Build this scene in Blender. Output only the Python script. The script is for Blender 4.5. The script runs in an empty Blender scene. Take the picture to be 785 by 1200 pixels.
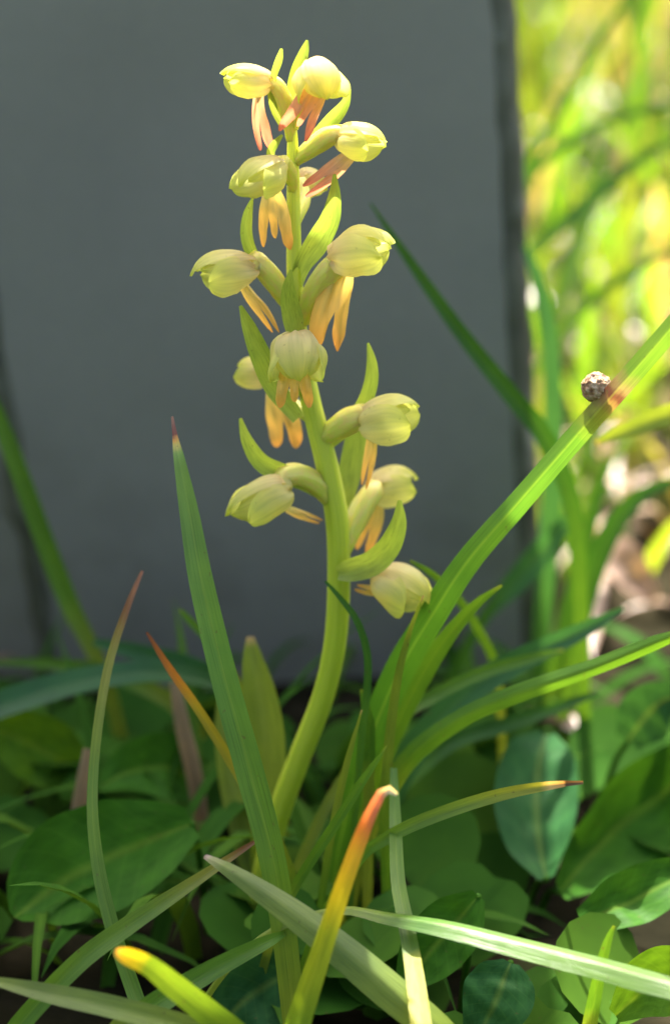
import bpy, math, random
from mathutils import Vector, Matrix, noise

R = math.radians
rnd = random.Random(7)
sc = bpy.context.scene
COL = sc.collection

# ------------------------------------------------------------------ camera
PITCH = R(20)
FOCUS = Vector((0, 0, 0.058))                 # the orchid's stem, middle of the picture
FWD = Vector((0, math.cos(PITCH), -math.sin(PITCH)))
UP = Vector((0, math.sin(PITCH), math.cos(PITCH)))
CAM = FOCUS - FWD * 0.40
cd = bpy.data.cameras.new('camera'); cam = bpy.data.objects.new('camera', cd); COL.objects.link(cam)
cam.location = CAM; cam.rotation_euler = (R(90) - PITCH, 0, 0)
cd.sensor_fit = 'VERTICAL'; cd.sensor_height = 36; cd.lens = 120
cd.clip_start = 0.01; cd.clip_end = 500
cd.dof.use_dof = True; cd.dof.focus_distance = 0.383; cd.dof.aperture_fstop = 16
sc.camera = cam

# ------------------------------------------------------------------ sky, sun, exposure
SUN_EL, SUN_AZ = R(58), R(-3)                 # behind the slab, a touch to the left
TO_SUN = Vector((math.sin(SUN_AZ) * math.cos(SUN_EL), math.cos(SUN_AZ) * math.cos(SUN_EL), math.sin(SUN_EL)))
w = bpy.data.worlds.new('World'); sc.world = w; w.use_nodes = True
nt = w.node_tree; nt.nodes.clear()
so = nt.nodes.new('ShaderNodeOutputWorld'); bg = nt.nodes.new('ShaderNodeBackground'); sk = nt.nodes.new('ShaderNodeTexSky')
sk.sky_type = 'NISHITA'; sk.sun_disc = False; sk.sun_elevation = SUN_EL; sk.sun_rotation = SUN_AZ
sk.dust_density = 6.0; sk.air_density = 0.8; sk.ozone_density = 0.5
bg.inputs['Strength'].default_value = 0.14
nt.links.new(sk.outputs[0], bg.inputs[0]); nt.links.new(bg.outputs[0], so.inputs[0])
sd = bpy.data.lights.new('sun', 'SUN'); sun = bpy.data.objects.new('sun', sd); COL.objects.link(sun)
sd.energy = 5.0; sd.angle = R(0.53); sd.color = (1.0, 0.95, 0.86)
sun.location = (0, 1, 2); sun.rotation_euler = TO_SUN.to_track_quat('Z', 'Y').to_euler()
sc.view_settings.view_transform = 'Standard'; sc.view_settings.look = 'None'
sc.view_settings.exposure = 2.15; sc.view_settings.gamma = 1
sc.render.engine = 'CYCLES'; sc.cycles.use_denoising = True
sc.cycles.max_bounces = 10; sc.cycles.transmission_bounces = 8; sc.cycles.diffuse_bounces = 5

# ------------------------------------------------------------------ helpers
PXS = 120.0 / 36 / 1200 * 0 + 36.0 / 120 / 1200     # tangent per photo pixel
RIGHT = Vector((1, 0, 0))
def at(px, py, Y):
    """point seen at photo pixel (px,py) in the upright plane y = Y"""
    d = FWD + RIGHT * ((px - 392.5) * PXS) - UP * ((py - 600) * PXS)
    return CAM + d * ((Y - CAM.y) / d.y)
def mpp(p):
    """metres per photo pixel at point p"""
    return (p - CAM).dot(FWD) * PXS

def obj(name, verts, faces, mat, parent=None, uvs=None, smooth=True, kind=None):
    me = bpy.data.meshes.new(name); me.from_pydata(verts, [], faces)
    if uvs:
        ul = me.uv_layers.new(name='UVMap')
        buf = []
        for l in me.loops: buf.extend(uvs[l.vertex_index])
        ul.data.foreach_set('uv', buf)
    if smooth: me.polygons.foreach_set('use_smooth', [True] * len(me.polygons))
    me.update()
    if mat: me.materials.append(mat)
    o = bpy.data.objects.new(name, me); COL.objects.link(o)
    if parent: o.parent = parent; o.matrix_parent_inverse = parent.matrix_world.inverted()
    if kind: o['kind'] = kind
    return o
def tag(o, label, cat, group=None):
    o['label'] = label; o['category'] = cat
    if group: o['group'] = group
    return o
def empty(name, loc):
    o = bpy.data.objects.new(name, None); COL.objects.link(o); o.location = loc
    o.empty_display_size = 0.01
    bpy.context.view_layer.update()
    return o

def spline(P, n):
    """Catmull-Rom through tuples, resampled evenly"""
    m = len(P)
    if m == 2: P = [P[0], tuple((a + b) / 2 for a, b in zip(*P)), P[1]]; m = 3
    Q = [tuple(2 * a - b for a, b in zip(P[0], P[1]))] + list(P) + [tuple(2 * a - b for a, b in zip(P[-1], P[-2]))]
    out = []
    for i in range(1, m):
        p0, p1, p2, p3 = Q[i - 1], Q[i], Q[i + 1], Q[i + 2]
        for k in range(12):
            t = k / 12
            out.append(tuple(0.5 * (2 * b + (c - a) * t + (2 * a - 5 * b + 4 * c - d) * t * t + (3 * b - a - 3 * c + d) * t ** 3)
                             for a, b, c, d in zip(p0, p1, p2, p3)))
    out.append(P[-1])
    L = [0]
    for a, b in zip(out, out[1:]): L.append(L[-1] + math.dist(a[:3], b[:3]))
    res = []; j = 0
    for k in range(n + 1):
        s = L[-1] * k / n
        while j < len(L) - 2 and L[j + 1] < s: j += 1
        f = (s - L[j]) / max(1e-12, L[j + 1] - L[j]); f = min(1, max(0, f))
        res.append(tuple(a + (b - a) * f for a, b in zip(out[j], out[j + 1])))
    return res

# ------------------------------------------------------------------ materials
def N(t, kind, **kw):
    n = t.nodes.new(kind)
    for k, v in kw.items(): setattr(n, k, v)
    return n
def ramp(t, stops, fac, interp='LINEAR'):
    r = N(t, 'ShaderNodeValToRGB'); e = r.color_ramp; e.interpolation = interp
    while len(e.elements) < len(stops): e.elements.new(0.5)
    for el, (p, c) in zip(e.elements, stops): el.position = p; el.color = (*c, 1) if len(c) == 3 else c
    t.links.new(fac, r.inputs[0]); return r.outputs[0]
def mixc(t, mode, fac, a, b):
    m = N(t, 'ShaderNodeMix', data_type='RGBA', blend_type=mode)
    for s, v in ((m.inputs[0], fac), (m.inputs[6], a), (m.inputs[7], b)):
        if hasattr(v, 'links'): t.links.new(v, s)
        else: s.default_value = v if not isinstance(v, tuple) else (*v, 1)
    return m.outputs[2]
def math_(t, op, a, b=0.5):
    m = N(t, 'ShaderNodeMath', operation=op)
    for s, v in zip(m.inputs, (a, b)):
        if hasattr(v, 'links'): t.links.new(v, s)
        else: s.default_value = v
    return m.outputs[0]
def newmat(name):
    m = bpy.data.materials.new(name); m.use_nodes = True; m.node_tree.nodes.clear()
    return m, m.node_tree
def finish(t, col, rough=0.45, trans=0.4, spec=0.4, bump=None, bstr=0.3, bdist=0.0003, tcol=None, sss=0, sssr=(0.001, 0.001, 0.0004)):
    p = N(t, 'ShaderNodeBsdfPrincipled'); o = N(t, 'ShaderNodeOutputMaterial')
    if hasattr(col, 'links'): t.links.new(col, p.inputs['Base Color'])
    else: p.inputs['Base Color'].default_value = (*col, 1)
    p.inputs['Roughness'].default_value = rough; p.inputs['Specular IOR Level'].default_value = spec
    if sss:
        p.inputs['Subsurface Weight'].default_value = sss; p.inputs['Subsurface Radius'].default_value = sssr
        p.inputs['Subsurface Scale'].default_value = 1.0
    if bump is not None:
        b = N(t, 'ShaderNodeBump'); b.inputs['Strength'].default_value = bstr; b.inputs['Distance'].default_value = bdist
        t.links.new(bump, b.inputs['Height']); t.links.new(b.outputs[0], p.inputs['Normal'])
    out = p.outputs[0]
    if trans:
        tr = N(t, 'ShaderNodeBsdfTranslucent')
        tc = tcol if tcol is not None else col
        if hasattr(tc, 'links'): t.links.new(tc, tr.inputs[0])
        else: tr.inputs[0].default_value = (*tc, 1)
        mx = N(t, 'ShaderNodeMixShader'); mx.inputs[0].default_value = trans
        t.links.new(p.outputs[0], mx.inputs[1]); t.links.new(tr.outputs[0], mx.inputs[2]); out = mx.outputs[0]
    t.links.new(out, o.inputs[0])

def blade_mat(name, stops, rough=0.45, trans=0.45, spec=0.3, veins=26, rib=0.25, blotch=1.0, streak=1.0, warm=(1.5, 1.25, 0.55), sideveins=0):
    """a leaf blade: colour along its length (v: 0 foot .. 1 tip), fine parallel veins across (u)"""
    m, t = newmat(name)
    uv = N(t, 'ShaderNodeUVMap'); uv.uv_map = 'UVMap'
    sp = N(t, 'ShaderNodeSeparateXYZ'); t.links.new(uv.outputs[0], sp.inputs[0])
    oi = N(t, 'ShaderNodeObjectInfo')
    geo = N(t, 'ShaderNodeNewGeometry')
    # waver of the colour borders
    nz = N(t, 'ShaderNodeTexNoise'); nz.inputs['Scale'].default_value = 900; nz.inputs['Detail'].default_value = 3
    t.links.new(geo.outputs['Position'], nz.inputs['Vector'])
    wob = math_(t, 'MULTIPLY', math_(t, 'SUBTRACT', nz.outputs[0], 0.5), 0.02)
    base = ramp(t, stops, math_(t, 'ADD', sp.outputs[1], wob))
    # long streaks
    cb = N(t, 'ShaderNodeCombineXYZ')
    t.links.new(math_(t, 'MULTIPLY', sp.outputs[0], veins), cb.inputs[0])
    t.links.new(math_(t, 'MULTIPLY', sp.outputs[1], 7.0 if streak > 0.9 else 1.5), cb.inputs[1])
    t.links.new(math_(t, 'MULTIPLY', oi.outputs['Random'], 50), cb.inputs[2])
    st = N(t, 'ShaderNodeTexNoise'); st.inputs['Scale'].default_value = 1; st.inputs['Detail'].default_value = 4
    t.links.new(cb.outputs[0], st.inputs['Vector'])
    c = mixc(t, 'MULTIPLY', 1.0, base, ramp(t, [(0.25, (1 - 0.32 * streak, 1 - 0.28 * streak, 1 - 0.32 * streak)), (0.5, (1, 1, 1)), (0.75, (1 + 0.25 * streak, 1 + 0.2 * streak, 1 + 0.1 * streak))], st.outputs[0]))
    # blotches
    bz = N(t, 'ShaderNodeTexNoise'); bz.inputs['Scale'].default_value = 140; bz.inputs['Detail'].default_value = 2
    t.links.new(geo.outputs['Position'], bz.inputs['Vector'])
    c = mixc(t, 'MULTIPLY', 1.0, c, ramp(t, [(0.3, (1 - 0.18 * blotch, 1 - 0.14 * blotch, 1 - 0.1 * blotch)), (0.7, (1 + 0.16 * blotch, 1 + 0.12 * blotch, 1))], bz.outputs[0]))
    # pale midrib
    d = math_(t, 'ABSOLUTE', math_(t, 'SUBTRACT', sp.outputs[0], 0.5))
    rb = ramp(t, [(0.0, (1, 1, 1)), (0.07, (0, 0, 0))], d)
    c = mixc(t, 'MIX', math_(t, 'MULTIPLY', rb, rib), c, mixc(t, 'ADD', 1.0, c, (0.10, 0.11, 0.015)))
    if sideveins:
        fr = math_(t, 'FRACT', math_(t, 'ADD', math_(t, 'MULTIPLY', sp.outputs[1], sideveins), math_(t, 'MULTIPLY', d, -4.0)))
        vn = ramp(t, [(0.0, (0.6, 0.6, 0.6)), (0.10, (0, 0, 0)), (0.9, (0, 0, 0)), (1.0, (0.6, 0.6, 0.6))], fr)
        c = mixc(t, 'MIX', vn, c, mixc(t, 'ADD', 1.0, c, (0.014, 0.024, 0.004)))
    # tiny dark specks
    vz = N(t, 'ShaderNodeTexNoise'); vz.inputs['Scale'].default_value = 1500; vz.inputs['Detail'].default_value = 1
    t.links.new(geo.outputs['Position'], vz.inputs['Vector'])
    c = mixc(t, 'MIX', ramp(t, [(0.72, (0, 0, 0)), (0.8, (0.6 * blotch, 0.6 * blotch, 0.6 * blotch))], vz.outputs[0]), c, (0.09, 0.07, 0.03))
    tc = mixc(t, 'MULTIPLY', 1.0, c, warm)
    finish(t, c, rough, trans, spec, st.outputs[0], 0.35, 0.00025, tc)
    return m

G_MID = (0.08, 0.19, 0.018); G_DARK = (0.035, 0.115, 0.015); G_YEL = (0.17, 0.24, 0.03)
G_BLUE = (0.035, 0.125, 0.042); BROWN = (0.16, 0.075, 0.03); ORANGE = (0.42, 0.16, 0.025); YELLOW = (0.45, 0.36, 0.03)
STRAW = (0.42, 0.30, 0.16)
M = {}
M['mid'] = blade_mat('blade_green', [(0, G_YEL), (0.2, G_MID), (0.95, G_MID), (1, G_YEL)])
M['keel'] = blade_mat('blade_glossy', [(0, G_YEL), (0.2, G_MID), (1, (0.11, 0.2, 0.03))], rough=0.36, spec=0.45)
M['big'] = blade_mat('blade_wide', [(0, G_YEL), (0.25, (0.10, 0.21, 0.025)), (0.6, (0.085, 0.20, 0.045)), (0.92, (0.13, 0.24, 0.06)), (0.945, (0.30, 0.26, 0.05)), (0.955, (0.40, 0.2, 0.03)), (0.965, (0.10, 0.02, 0.02)), (1, (0.20, 0.11, 0.09))], rib=0.35)
M['dark'] = blade_mat('blade_dark', [(0, G_MID), (0.3, G_DARK), (1, G_DARK)], trans=0.25)
M['blue'] = blade_mat('blade_bluish', [(0, G_DARK), (0.3, G_BLUE), (1, G_BLUE)])
M['yel'] = blade_mat('blade_yellowgreen', [(0, G_MID), (0.5, G_YEL), (0.97, G_YEL), (1, STRAW)])
M['browntip'] = blade_mat('blade_brown_tip', [(0, G_MID), (0.55, (0.11, 0.2, 0.03)), (0.8, (0.19, 0.2, 0.04)), (0.9, BROWN), (1, (0.19, 0.08, 0.05))])
M['orangetip'] = blade_mat('blade_orange_tip', [(0, G_MID), (0.4, (0.2, 0.22, 0.02)), (0.72, (0.3, 0.24, 0.02)), (0.84, ORANGE), (0.93, (0.25, 0.09, 0.03)), (1, (0.13, 0.05, 0.04))])
M['redtip'] = blade_mat('blade_red_tip', [(0, (0.1, 0.2, 0.02)), (0.4, (0.22, 0.28, 0.02)), (0.55, (0.46, 0.38, 0.02)), (0.70, (0.5, 0.30, 0.03)), (0.80, (0.5, 0.15, 0.04)), (0.92, (0.44, 0.13, 0.10)), (0.965, (0.6, 0.5, 0.36)), (1, (0.62, 0.54, 0.42))], rib=0.1)
M['yellowtip'] = blade_mat('blade_yellow_tip', [(0, (0.1, 0.2, 0.02)), (0.72, (0.13, 0.22, 0.02)), (0.79, (0.48, 0.40, 0.02)), (0.92, (0.52, 0.34, 0.03)), (1, (0.5, 0.27, 0.09))])
M['paletip'] = blade_mat('blade_pale_tip', [(0, G_YEL), (0.4, (0.13, 0.20, 0.05)), (0.9, (0.18, 0.24, 0.06)), (0.97, (0.32, 0.32, 0.16)), (0.985, (0.45, 0.36, 0.3)), (1, (0.3, 0.2, 0.17))])
M['splinter'] = blade_mat('blade_dry_splinter_tip', [(0, G_MID), (0.5, (0.13, 0.21, 0.03)), (0.82, (0.2, 0.22, 0.03)), (0.86, (0.5, 0.36, 0.16)), (0.915, (0.48, 0.26, 0.1)), (0.93, (0.07, 0.035, 0.02)), (1, (0.14, 0.08, 0.05))])
M['litfoot'] = blade_mat('blade_sunlit_foot', [(0, (0.36, 0.36, 0.03)), (0.27, (0.34, 0.36, 0.03)), (0.30, (0.12, 0.21, 0.03)), (1, G_MID)])  # sunlight on the blade's foot painted in as a yellow band
M['spotted'] = blade_mat('blade_with_burnt_spot', [(0, G_MID), (0.3, (0.09, 0.21, 0.02)), (0.68, (0.12, 0.22, 0.03)), (0.725, (0.3, 0.27, 0.04)), (0.742, (0.30, 0.14, 0.06)), (0.752, (0.14, 0.03, 0.03)), (0.765, (0.34, 0.2, 0.1)), (0.79, (0.15, 0.23, 0.03)), (1, (0.13, 0.23, 0.03))], rib=1.0, trans=0.5, rough=0.28, spec=0.6, warm=(1.0, 1.15, 0.6))
M['bract'] = blade_mat('bract_green', [(0, (0.36, 0.42, 0.07)), (0.6, (0.31, 0.40, 0.055)), (1, (0.33, 0.41, 0.07))], veins=14, rib=0.05, trans=0.5, warm=(1.15, 1.15, 0.8))
M['sepal'] = blade_mat('sepal_yellow_green', [(0, (0.70, 0.60, 0.28)), (0.3, (0.79, 0.73, 0.37)), (0.7, (0.73, 0.71, 0.24)), (1, (0.62, 0.65, 0.12))], rough=0.42, veins=12, rib=0.2, trans=0.66, blotch=0.35, streak=0.4, warm=(1.1, 1.08, 0.95))
M['sepal_rosy'] = blade_mat('sepal_rosy_green', [(0, (0.74, 0.55, 0.33)), (0.35, (0.79, 0.69, 0.40)), (0.7, (0.73, 0.70, 0.25)), (1, (0.62, 0.65, 0.12))], rough=0.42, veins=12, rib=0.2, trans=0.66, blotch=0.35, streak=0.4, warm=(1.1, 1.08, 0.95))
M['lip'] = blade_mat('lip_ochre', [(0, (0.72, 0.64, 0.19)), (0.3, (0.73, 0.56, 0.15)), (0.7, (0.70, 0.46, 0.11)), (1, (0.64, 0.34, 0.08))], veins=7, rib=0.0, trans=0.5, blotch=0.3, streak=0.6, warm=(1.3, 1.0, 0.7))
M['lip_red'] = blade_mat('lip_salmon', [(0, (0.62, 0.50, 0.24)), (0.3, (0.62, 0.36, 0.18)), (0.7, (0.6, 0.24, 0.13)), (1, (0.52, 0.15, 0.10))], veins=7, rib=0.0, trans=0.5, blotch=0.3, streak=0.6, warm=(1.3, 1.0, 0.9))

def stem_mat(name, c0, c1, ribs=0):
    m, t = newmat(name)
    uv = N(t, 'ShaderNodeUVMap'); uv.uv_map = 'UVMap'
    sp = N(t, 'ShaderNodeSeparateXYZ'); t.links.new(uv.outputs[0], sp.inputs[0])
    cb = N(t, 'ShaderNodeCombineXYZ')
    t.links.new(math_(t, 'MULTIPLY', sp.outputs[0], 18), cb.inputs[0]); t.links.new(math_(t, 'MULTIPLY', sp.outputs[1], 9), cb.inputs[1])
    st = N(t, 'ShaderNodeTexNoise'); st.inputs['Scale'].default_value = 1; st.inputs['Detail'].default_value = 4
    t.links.new(cb.outputs[0], st.inputs['Vector'])
    base = ramp(t, c0, sp.outputs[1])
    c = mixc(t, 'MIX', ramp(t, [(0.45, (0, 0, 0)), (0.7, (0.7, 0.7, 0.7))], st.outputs[0]), base, c1)
    finish(t, c, 0.42, 0, 0.45, st.outputs[0], 0.3, 0.0003, None, 0.7, (0.0022, 0.0024, 0.0007))
    return m
M['stem'] = stem_mat('orchid_stem_green', [(0, (0.31, 0.36, 0.025)), (0.4, (0.40, 0.46, 0.03)), (1, (0.55, 0.55, 0.08))], (0.33, 0.41, 0.02))
M['ovary'] = stem_mat('ovary_green_ochre', [(0, (0.45, 0.49, 0.05)), (0.6, (0.56, 0.52, 0.09)), (1, (0.64, 0.54, 0.16))], (0.62, 0.43, 0.12))

# ------------------------------------------------------------------ sheet and tube builders
def sheet(pts, n=28, k=6, fold=0.12, roll=0.0, roll1=None, cup=0.0, ruffle=0.0, face=None, vstart=0.0):
    """pts: (x,y,z,width_m), foot first. Returns verts, faces, uvs of one leaf blade"""
    S = spline(pts, n)
    V, F, U = [], [], []
    if roll1 is None: roll1 = roll
    seed = rnd.random() * 100
    for i, s in enumerate(S):
        p = Vector(s[:3]); w_ = max(1e-5, s[3])
        a = Vector(S[max(0, i - 1)][:3]); b = Vector(S[min(n, i + 1)][:3]); t = (b - a).normalized()
        nr = (face if face is not None else (CAM - p).normalized())
        nr = (nr - t * nr.dot(t)); nr = nr.normalized() if nr.length > 1e-6 else Vector((0, 0, 1))
        f = i / n
        nr = Matrix.Rotation(roll + (roll1 - roll) * f, 3, t) @ nr
        side = t.cross(nr).normalized()
        for j in range(k + 1):
            u = -1 + 2 * j / k
            h = fold * w_ * (abs(u) - 0.5) + cup * w_ * u * u
            if ruffle: h += ruffle * w_ * noise.noise(Vector((f * 6 + seed, u * 0.8, seed)))
            q = p + side * (u * w_ * 0.5) + nr * h
            V.append(q); U.append((j / k, max(0.0, (f - vstart) / (1 - vstart))))
    for i in range(n):
        for j in range(k):
            a = i * (k + 1) + j
            F.append((a, a + 1, a + k + 2, a + k + 1))
    return V, F, U

def tube(pts, n=24, m=10, ribs=0, ribamp=0.0, twist=0.0, cap=True):
    """pts: (x,y,z,diameter)"""
    S = spline(pts, n); V, F, U = [], [], []
    t0 = (Vector(S[1][:3]) - Vector(S[0][:3])).normalized()
    nr = t0.orthogonal().normalized()
    for i, s in enumerate(S):
        p = Vector(s[:3]); a = Vector(S[max(0, i - 1)][:3]); b = Vector(S[min(n, i + 1)][:3]); t = (b - a).normalized()
        nr = (nr - t * nr.dot(t)).normalized(); bn = t.cross(nr); f = i / n
        for j in range(m):
            an = 2 * math.pi * j / m
            r = s[3] / 2 * (1 + ribamp * math.cos(ribs * (an + twist * f)))
            V.append(p + nr * (math.cos(an) * r) + bn * (math.sin(an) * r)); U.append((j / m, f))
    for i in range(n):
        for j in range(m):
            F.append((i * m + j, i * m + (j + 1) % m, (i + 1) * m + (j + 1) % m, (i + 1) * m + j))
    if cap: F.append(tuple(range(m - 1, -1, -1))); F.append(tuple(range(n * m, n * m + m)))
    return V, F, U

def px3(path, Y, Yt=None):
    """photo path [(px,py,width_px[,Y])], tip first -> 3-D points, foot first; Y foot, Yt tip"""
    out = []; n = len(path)
    if Yt is None: Yt = Y
    for i, q in enumerate(path):
        y = q[3] if len(q) > 3 else Yt + (Y - Yt) * i / max(1, n - 1)
        p = at(q[0], q[1], y); out.append((*p, q[2] * mpp(p)))
    return out[::-1]
def root(pts, wf=0.75):
    """let the foot run on down into the ground"""
    p = Vector(pts[0][:3]); t = (p - Vector(pts[1][:3])).normalized(); w_ = pts[0][3]
    if p.z <= -0.001: return pts
    ext = []; z = p.z; q = p.copy(); d = t.copy(); k = 0
    while q.z > -0.003 and k < 40:
        d = (d * 0.8 + Vector((0, 0, -1)) * 0.35).normalized()
        q = q + d * max(0.004, z * 0.3); k += 1
        ext.append((*q, w_ * (1 - (1 - wf) * min(1, k / 4))))
    return ext[::-1] + pts

BL = []
def blade(path, Y, mat, label, Yt=None, fold=0.14, roll=0.0, roll1=None, cup=0.0, n=34, k=6, name='grass_blade', cat='grass blade', group=None, ruffle=0.03, rooted=True):
    p = px3(path, Y, Yt)
    vs = 0.0
    if rooted:
        m0 = len(p); p = root(p); e = len(p) - m0
        ln = [math.dist(a[:3], b[:3]) for a, b in zip(p, p[1:])]
        vs = min(0.9, sum(ln[:e]) / sum(ln))
    V, F, U = sheet(p, n, k, fold, roll, roll1, cup, ruffle, None, vs)
    o = obj(name, V, F, M[mat], None, U); BL.append(o)
    tag(o, label, cat, group or 'separate grass blades around the orchid')
    return o

# ------------------------------------------------------------------ the ground
def ground_mat():
    m, t = newmat('soil_and_turf')
    g = N(t, 'ShaderNodeNewGeometry')
    a = N(t, 'ShaderNodeTexNoise'); a.inputs['Scale'].default_value = 60; a.inputs['Detail'].default_value = 8
    b = N(t, 'ShaderNodeTexNoise'); b.inputs['Scale'].default_value = 4; b.inputs['Detail'].default_value = 5
    for x in (a, b): t.links.new(g.outputs['Position'], x.inputs['Vector'])
    soil = ramp(t, [(0.3, (0.005, 0.005, 0.003)), (0.5, (0.013, 0.012, 0.006)), (0.66, (0.03, 0.025, 0.014)), (0.8, (0.03, 0.05, 0.012))], a.outputs[0])
    turf = ramp(t, [(0.3, (0.03, 0.06, 0.012)), (0.7, (0.09, 0.14, 0.03))], a.outputs[0])
    ln = N(t, 'ShaderNodeVectorMath', operation='LENGTH'); t.links.new(g.outputs['Position'], ln.inputs[0])
    far = ramp(t, [(0.0, (0, 0, 0)), (1.0, (1, 1, 1))], math_(t, 'SUBTRACT', math_(t, 'MULTIPLY', ln.outputs['Value'], 0.6), 0.5))
    c = mixc(t, 'MIX', far, soil, turf)
    c = mixc(t, 'MULTIPLY', 1.0, c, ramp(t, [(0.3, (0.75, 0.75, 0.75)), (0.7, (1.2, 1.2, 1.2))], b.outputs[0]))
    finish(t, c, 0.95, 0, 0.02, a.outputs[0], 0.8, 0.004)
    return m
def gz(x, y): return 0.0035 * noise.noise(Vector((x * 14, y * 14, 3))) + 0.0015 * noise.noise(Vector((x * 60, y * 60, 1)))
xs = [-150, -40, -10, -3, -1.2] + [-0.7 + i * 0.02 for i in range(71)] + [1.2, 3, 10, 40, 150]
V = [Vector((x, y, gz(x, y) if abs(x) < 1 and abs(y) < 1 else 0.0)) for y in xs for x in xs]
K = len(xs)
F = [(j * K + i, j * K + i + 1, (j + 1) * K + i + 1, (j + 1) * K + i) for j in range(K - 1) for i in range(K - 1)]
obj('ground', V, F, ground_mat(), kind='structure')

# ------------------------------------------------------------------ the grey slab
def slab_mat(worn=False):
    m, t = newmat('slab_worn_edge' if worn else 'slab_dark_grey')
    g = N(t, 'ShaderNodeNewGeometry')
    a = N(t, 'ShaderNodeTexNoise'); a.inputs['Scale'].default_value = 22; a.inputs['Detail'].default_value = 4
    b = N(t, 'ShaderNodeTexNoise'); b.inputs['Scale'].default_value = 420; b.inputs['Detail'].default_value = 4
    d = N(t, 'ShaderNodeTexNoise'); d.inputs['Scale'].default_value = 120; d.inputs['Detail'].default_value = 6
    for x in (a, b, d): t.links.new(g.outputs['Position'], x.inputs['Vector'])
    if worn:
        c = ramp(t, [(0.3, (0.045, 0.045, 0.03)), (0.5, (0.07, 0.07, 0.048)), (0.66, (0.10, 0.10, 0.075)), (0.76, (0.25, 0.24, 0.22))], d.outputs[0])
    else:
        c = ramp(t, [(0.3, (0.160, 0.153, 0.129)), (0.5, (0.178, 0.170, 0.142)), (0.7, (0.194, 0.185, 0.152))], a.outputs[0])
        c = mixc(t, 'MIX', ramp(t, [(0.62, (0, 0, 0)), (0.8, (0.22, 0.22, 0.22))], a.outputs[0]), c, (0.10, 0.11, 0.09))
        c = mixc(t, 'MULTIPLY', 1.0, c, ramp(t, [(0.35, (0.98, 0.98, 0.98)), (0.65, (1.02, 1.02, 1.02))], b.outputs[0]))
        sz = N(t, 'ShaderNodeSeparateXYZ'); t.links.new(g.outputs['Position'], sz.inputs[0])
        low = ramp(t, [(0.0, (1, 1, 1)), (1.0, (0, 0, 0))], math_(t, 'MULTIPLY', sz.outputs[2], 20.0))
        sp_ = ramp(t, [(0.5, (0, 0, 0)), (0.62, (0.35, 0.35, 0.35))], d.outputs[0])
        c = mixc(t, 'MIX', mixc(t, 'MULTIPLY', 1.0, low, sp_), c, (0.085, 0.075, 0.055))
        c = mixc(t, 'MIX', ramp(t, [(0.70, (0, 0, 0)), (0.74, (0.3, 0.3, 0.3))], b.outputs[0]), c, (0.26, 0.26, 0.24))
    finish(t, c, 0.75 if worn else 0.5, 0, 0.3 if worn else 0.4, b.outputs[0] if not worn else d.outputs[0], 0.04 if not worn else 0.8, 0.0004 if not worn else 0.002)
    return m
YF, YR = 0.088, 0.108
def sxz(px, py, Y=YF): p = at(px, py, Y); return (p.x, p.z)
# where the light edge runs across the orchid, carried back up the sun's rays to the slab's front top edge
def edge_up(px, py, Y=0.0):
    p = at(px, py, Y); k = (YF - p.y) / TO_SUN.y; q = p + TO_SUN * k; return (q.x, q.z)
ta = edge_up(250, 88); tb = edge_up(690, 520)
sl = (tb[1] - ta[1]) / (tb[0] - ta[0])
def topz(x): return ta[1] + (x - ta[0]) * sl
def right_x(z): b0 = sxz(576, 0); b1 = sxz(606, 640); return b0[0] + (b1[0] - b0[0]) * (b0[1] - z) / (b0[1] - b1[1])
def left_x(z): b0 = sxz(2, 380); b1 = sxz(62, 720); return b0[0] + (b1[0] - b0[0]) * min(1.0, max(-0.9, (b0[1] - z) / (b0[1] - b1[1])))
slab = empty('stone_slab', (0, (YF + YR) / 2, 0))
tag(slab, 'dark grey smooth upright slab with chipped edges standing behind the orchid', 'slab')
# front panel: grid between the worn arrises; rounded edges come as a separate worn rim
ROWS = 70
V, F = [], []
zlo = -0.004
def zrow(r): return zlo + (0.29 - zlo) * r / ROWS
def wob(z, s, a=0.0004): return a * noise.noise(Vector((z * 180, s, 0))) + a * 0.8 * noise.noise(Vector((z * 600, s, 5)))
prof = []
for r in range(ROWS + 1):
    z = zrow(r); xl = left_x(z); xr = right_x(z)
    prof.append((z, xl + wob(z, 1.0, 0.0010), xr + wob(z, 9.0)))
NX = 26
for z, xl, xr in prof:
    for i in range(NX + 1):
        x = xl + (xr - xl) * i / NX
        zz = min(z, topz(x) - 0.003)
        V.append(Vector((x, YF + 0.00035 * noise.noise(Vector((x * 40, zz * 40, 2))), zz)))
for r in range(ROWS):
    for i in range(NX):
        a = r * (NX + 1) + i
        if V[a + NX + 1].z - V[a].z < 1e-6 and V[a + NX + 2].z - V[a + 1].z < 1e-6: continue
        F.append((a, a + 1, a + NX + 2, a + NX + 1))
M['slab'] = slab_mat(); M['worn'] = slab_mat(True)
obj('face', V, F, M['slab'], slab)
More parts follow.
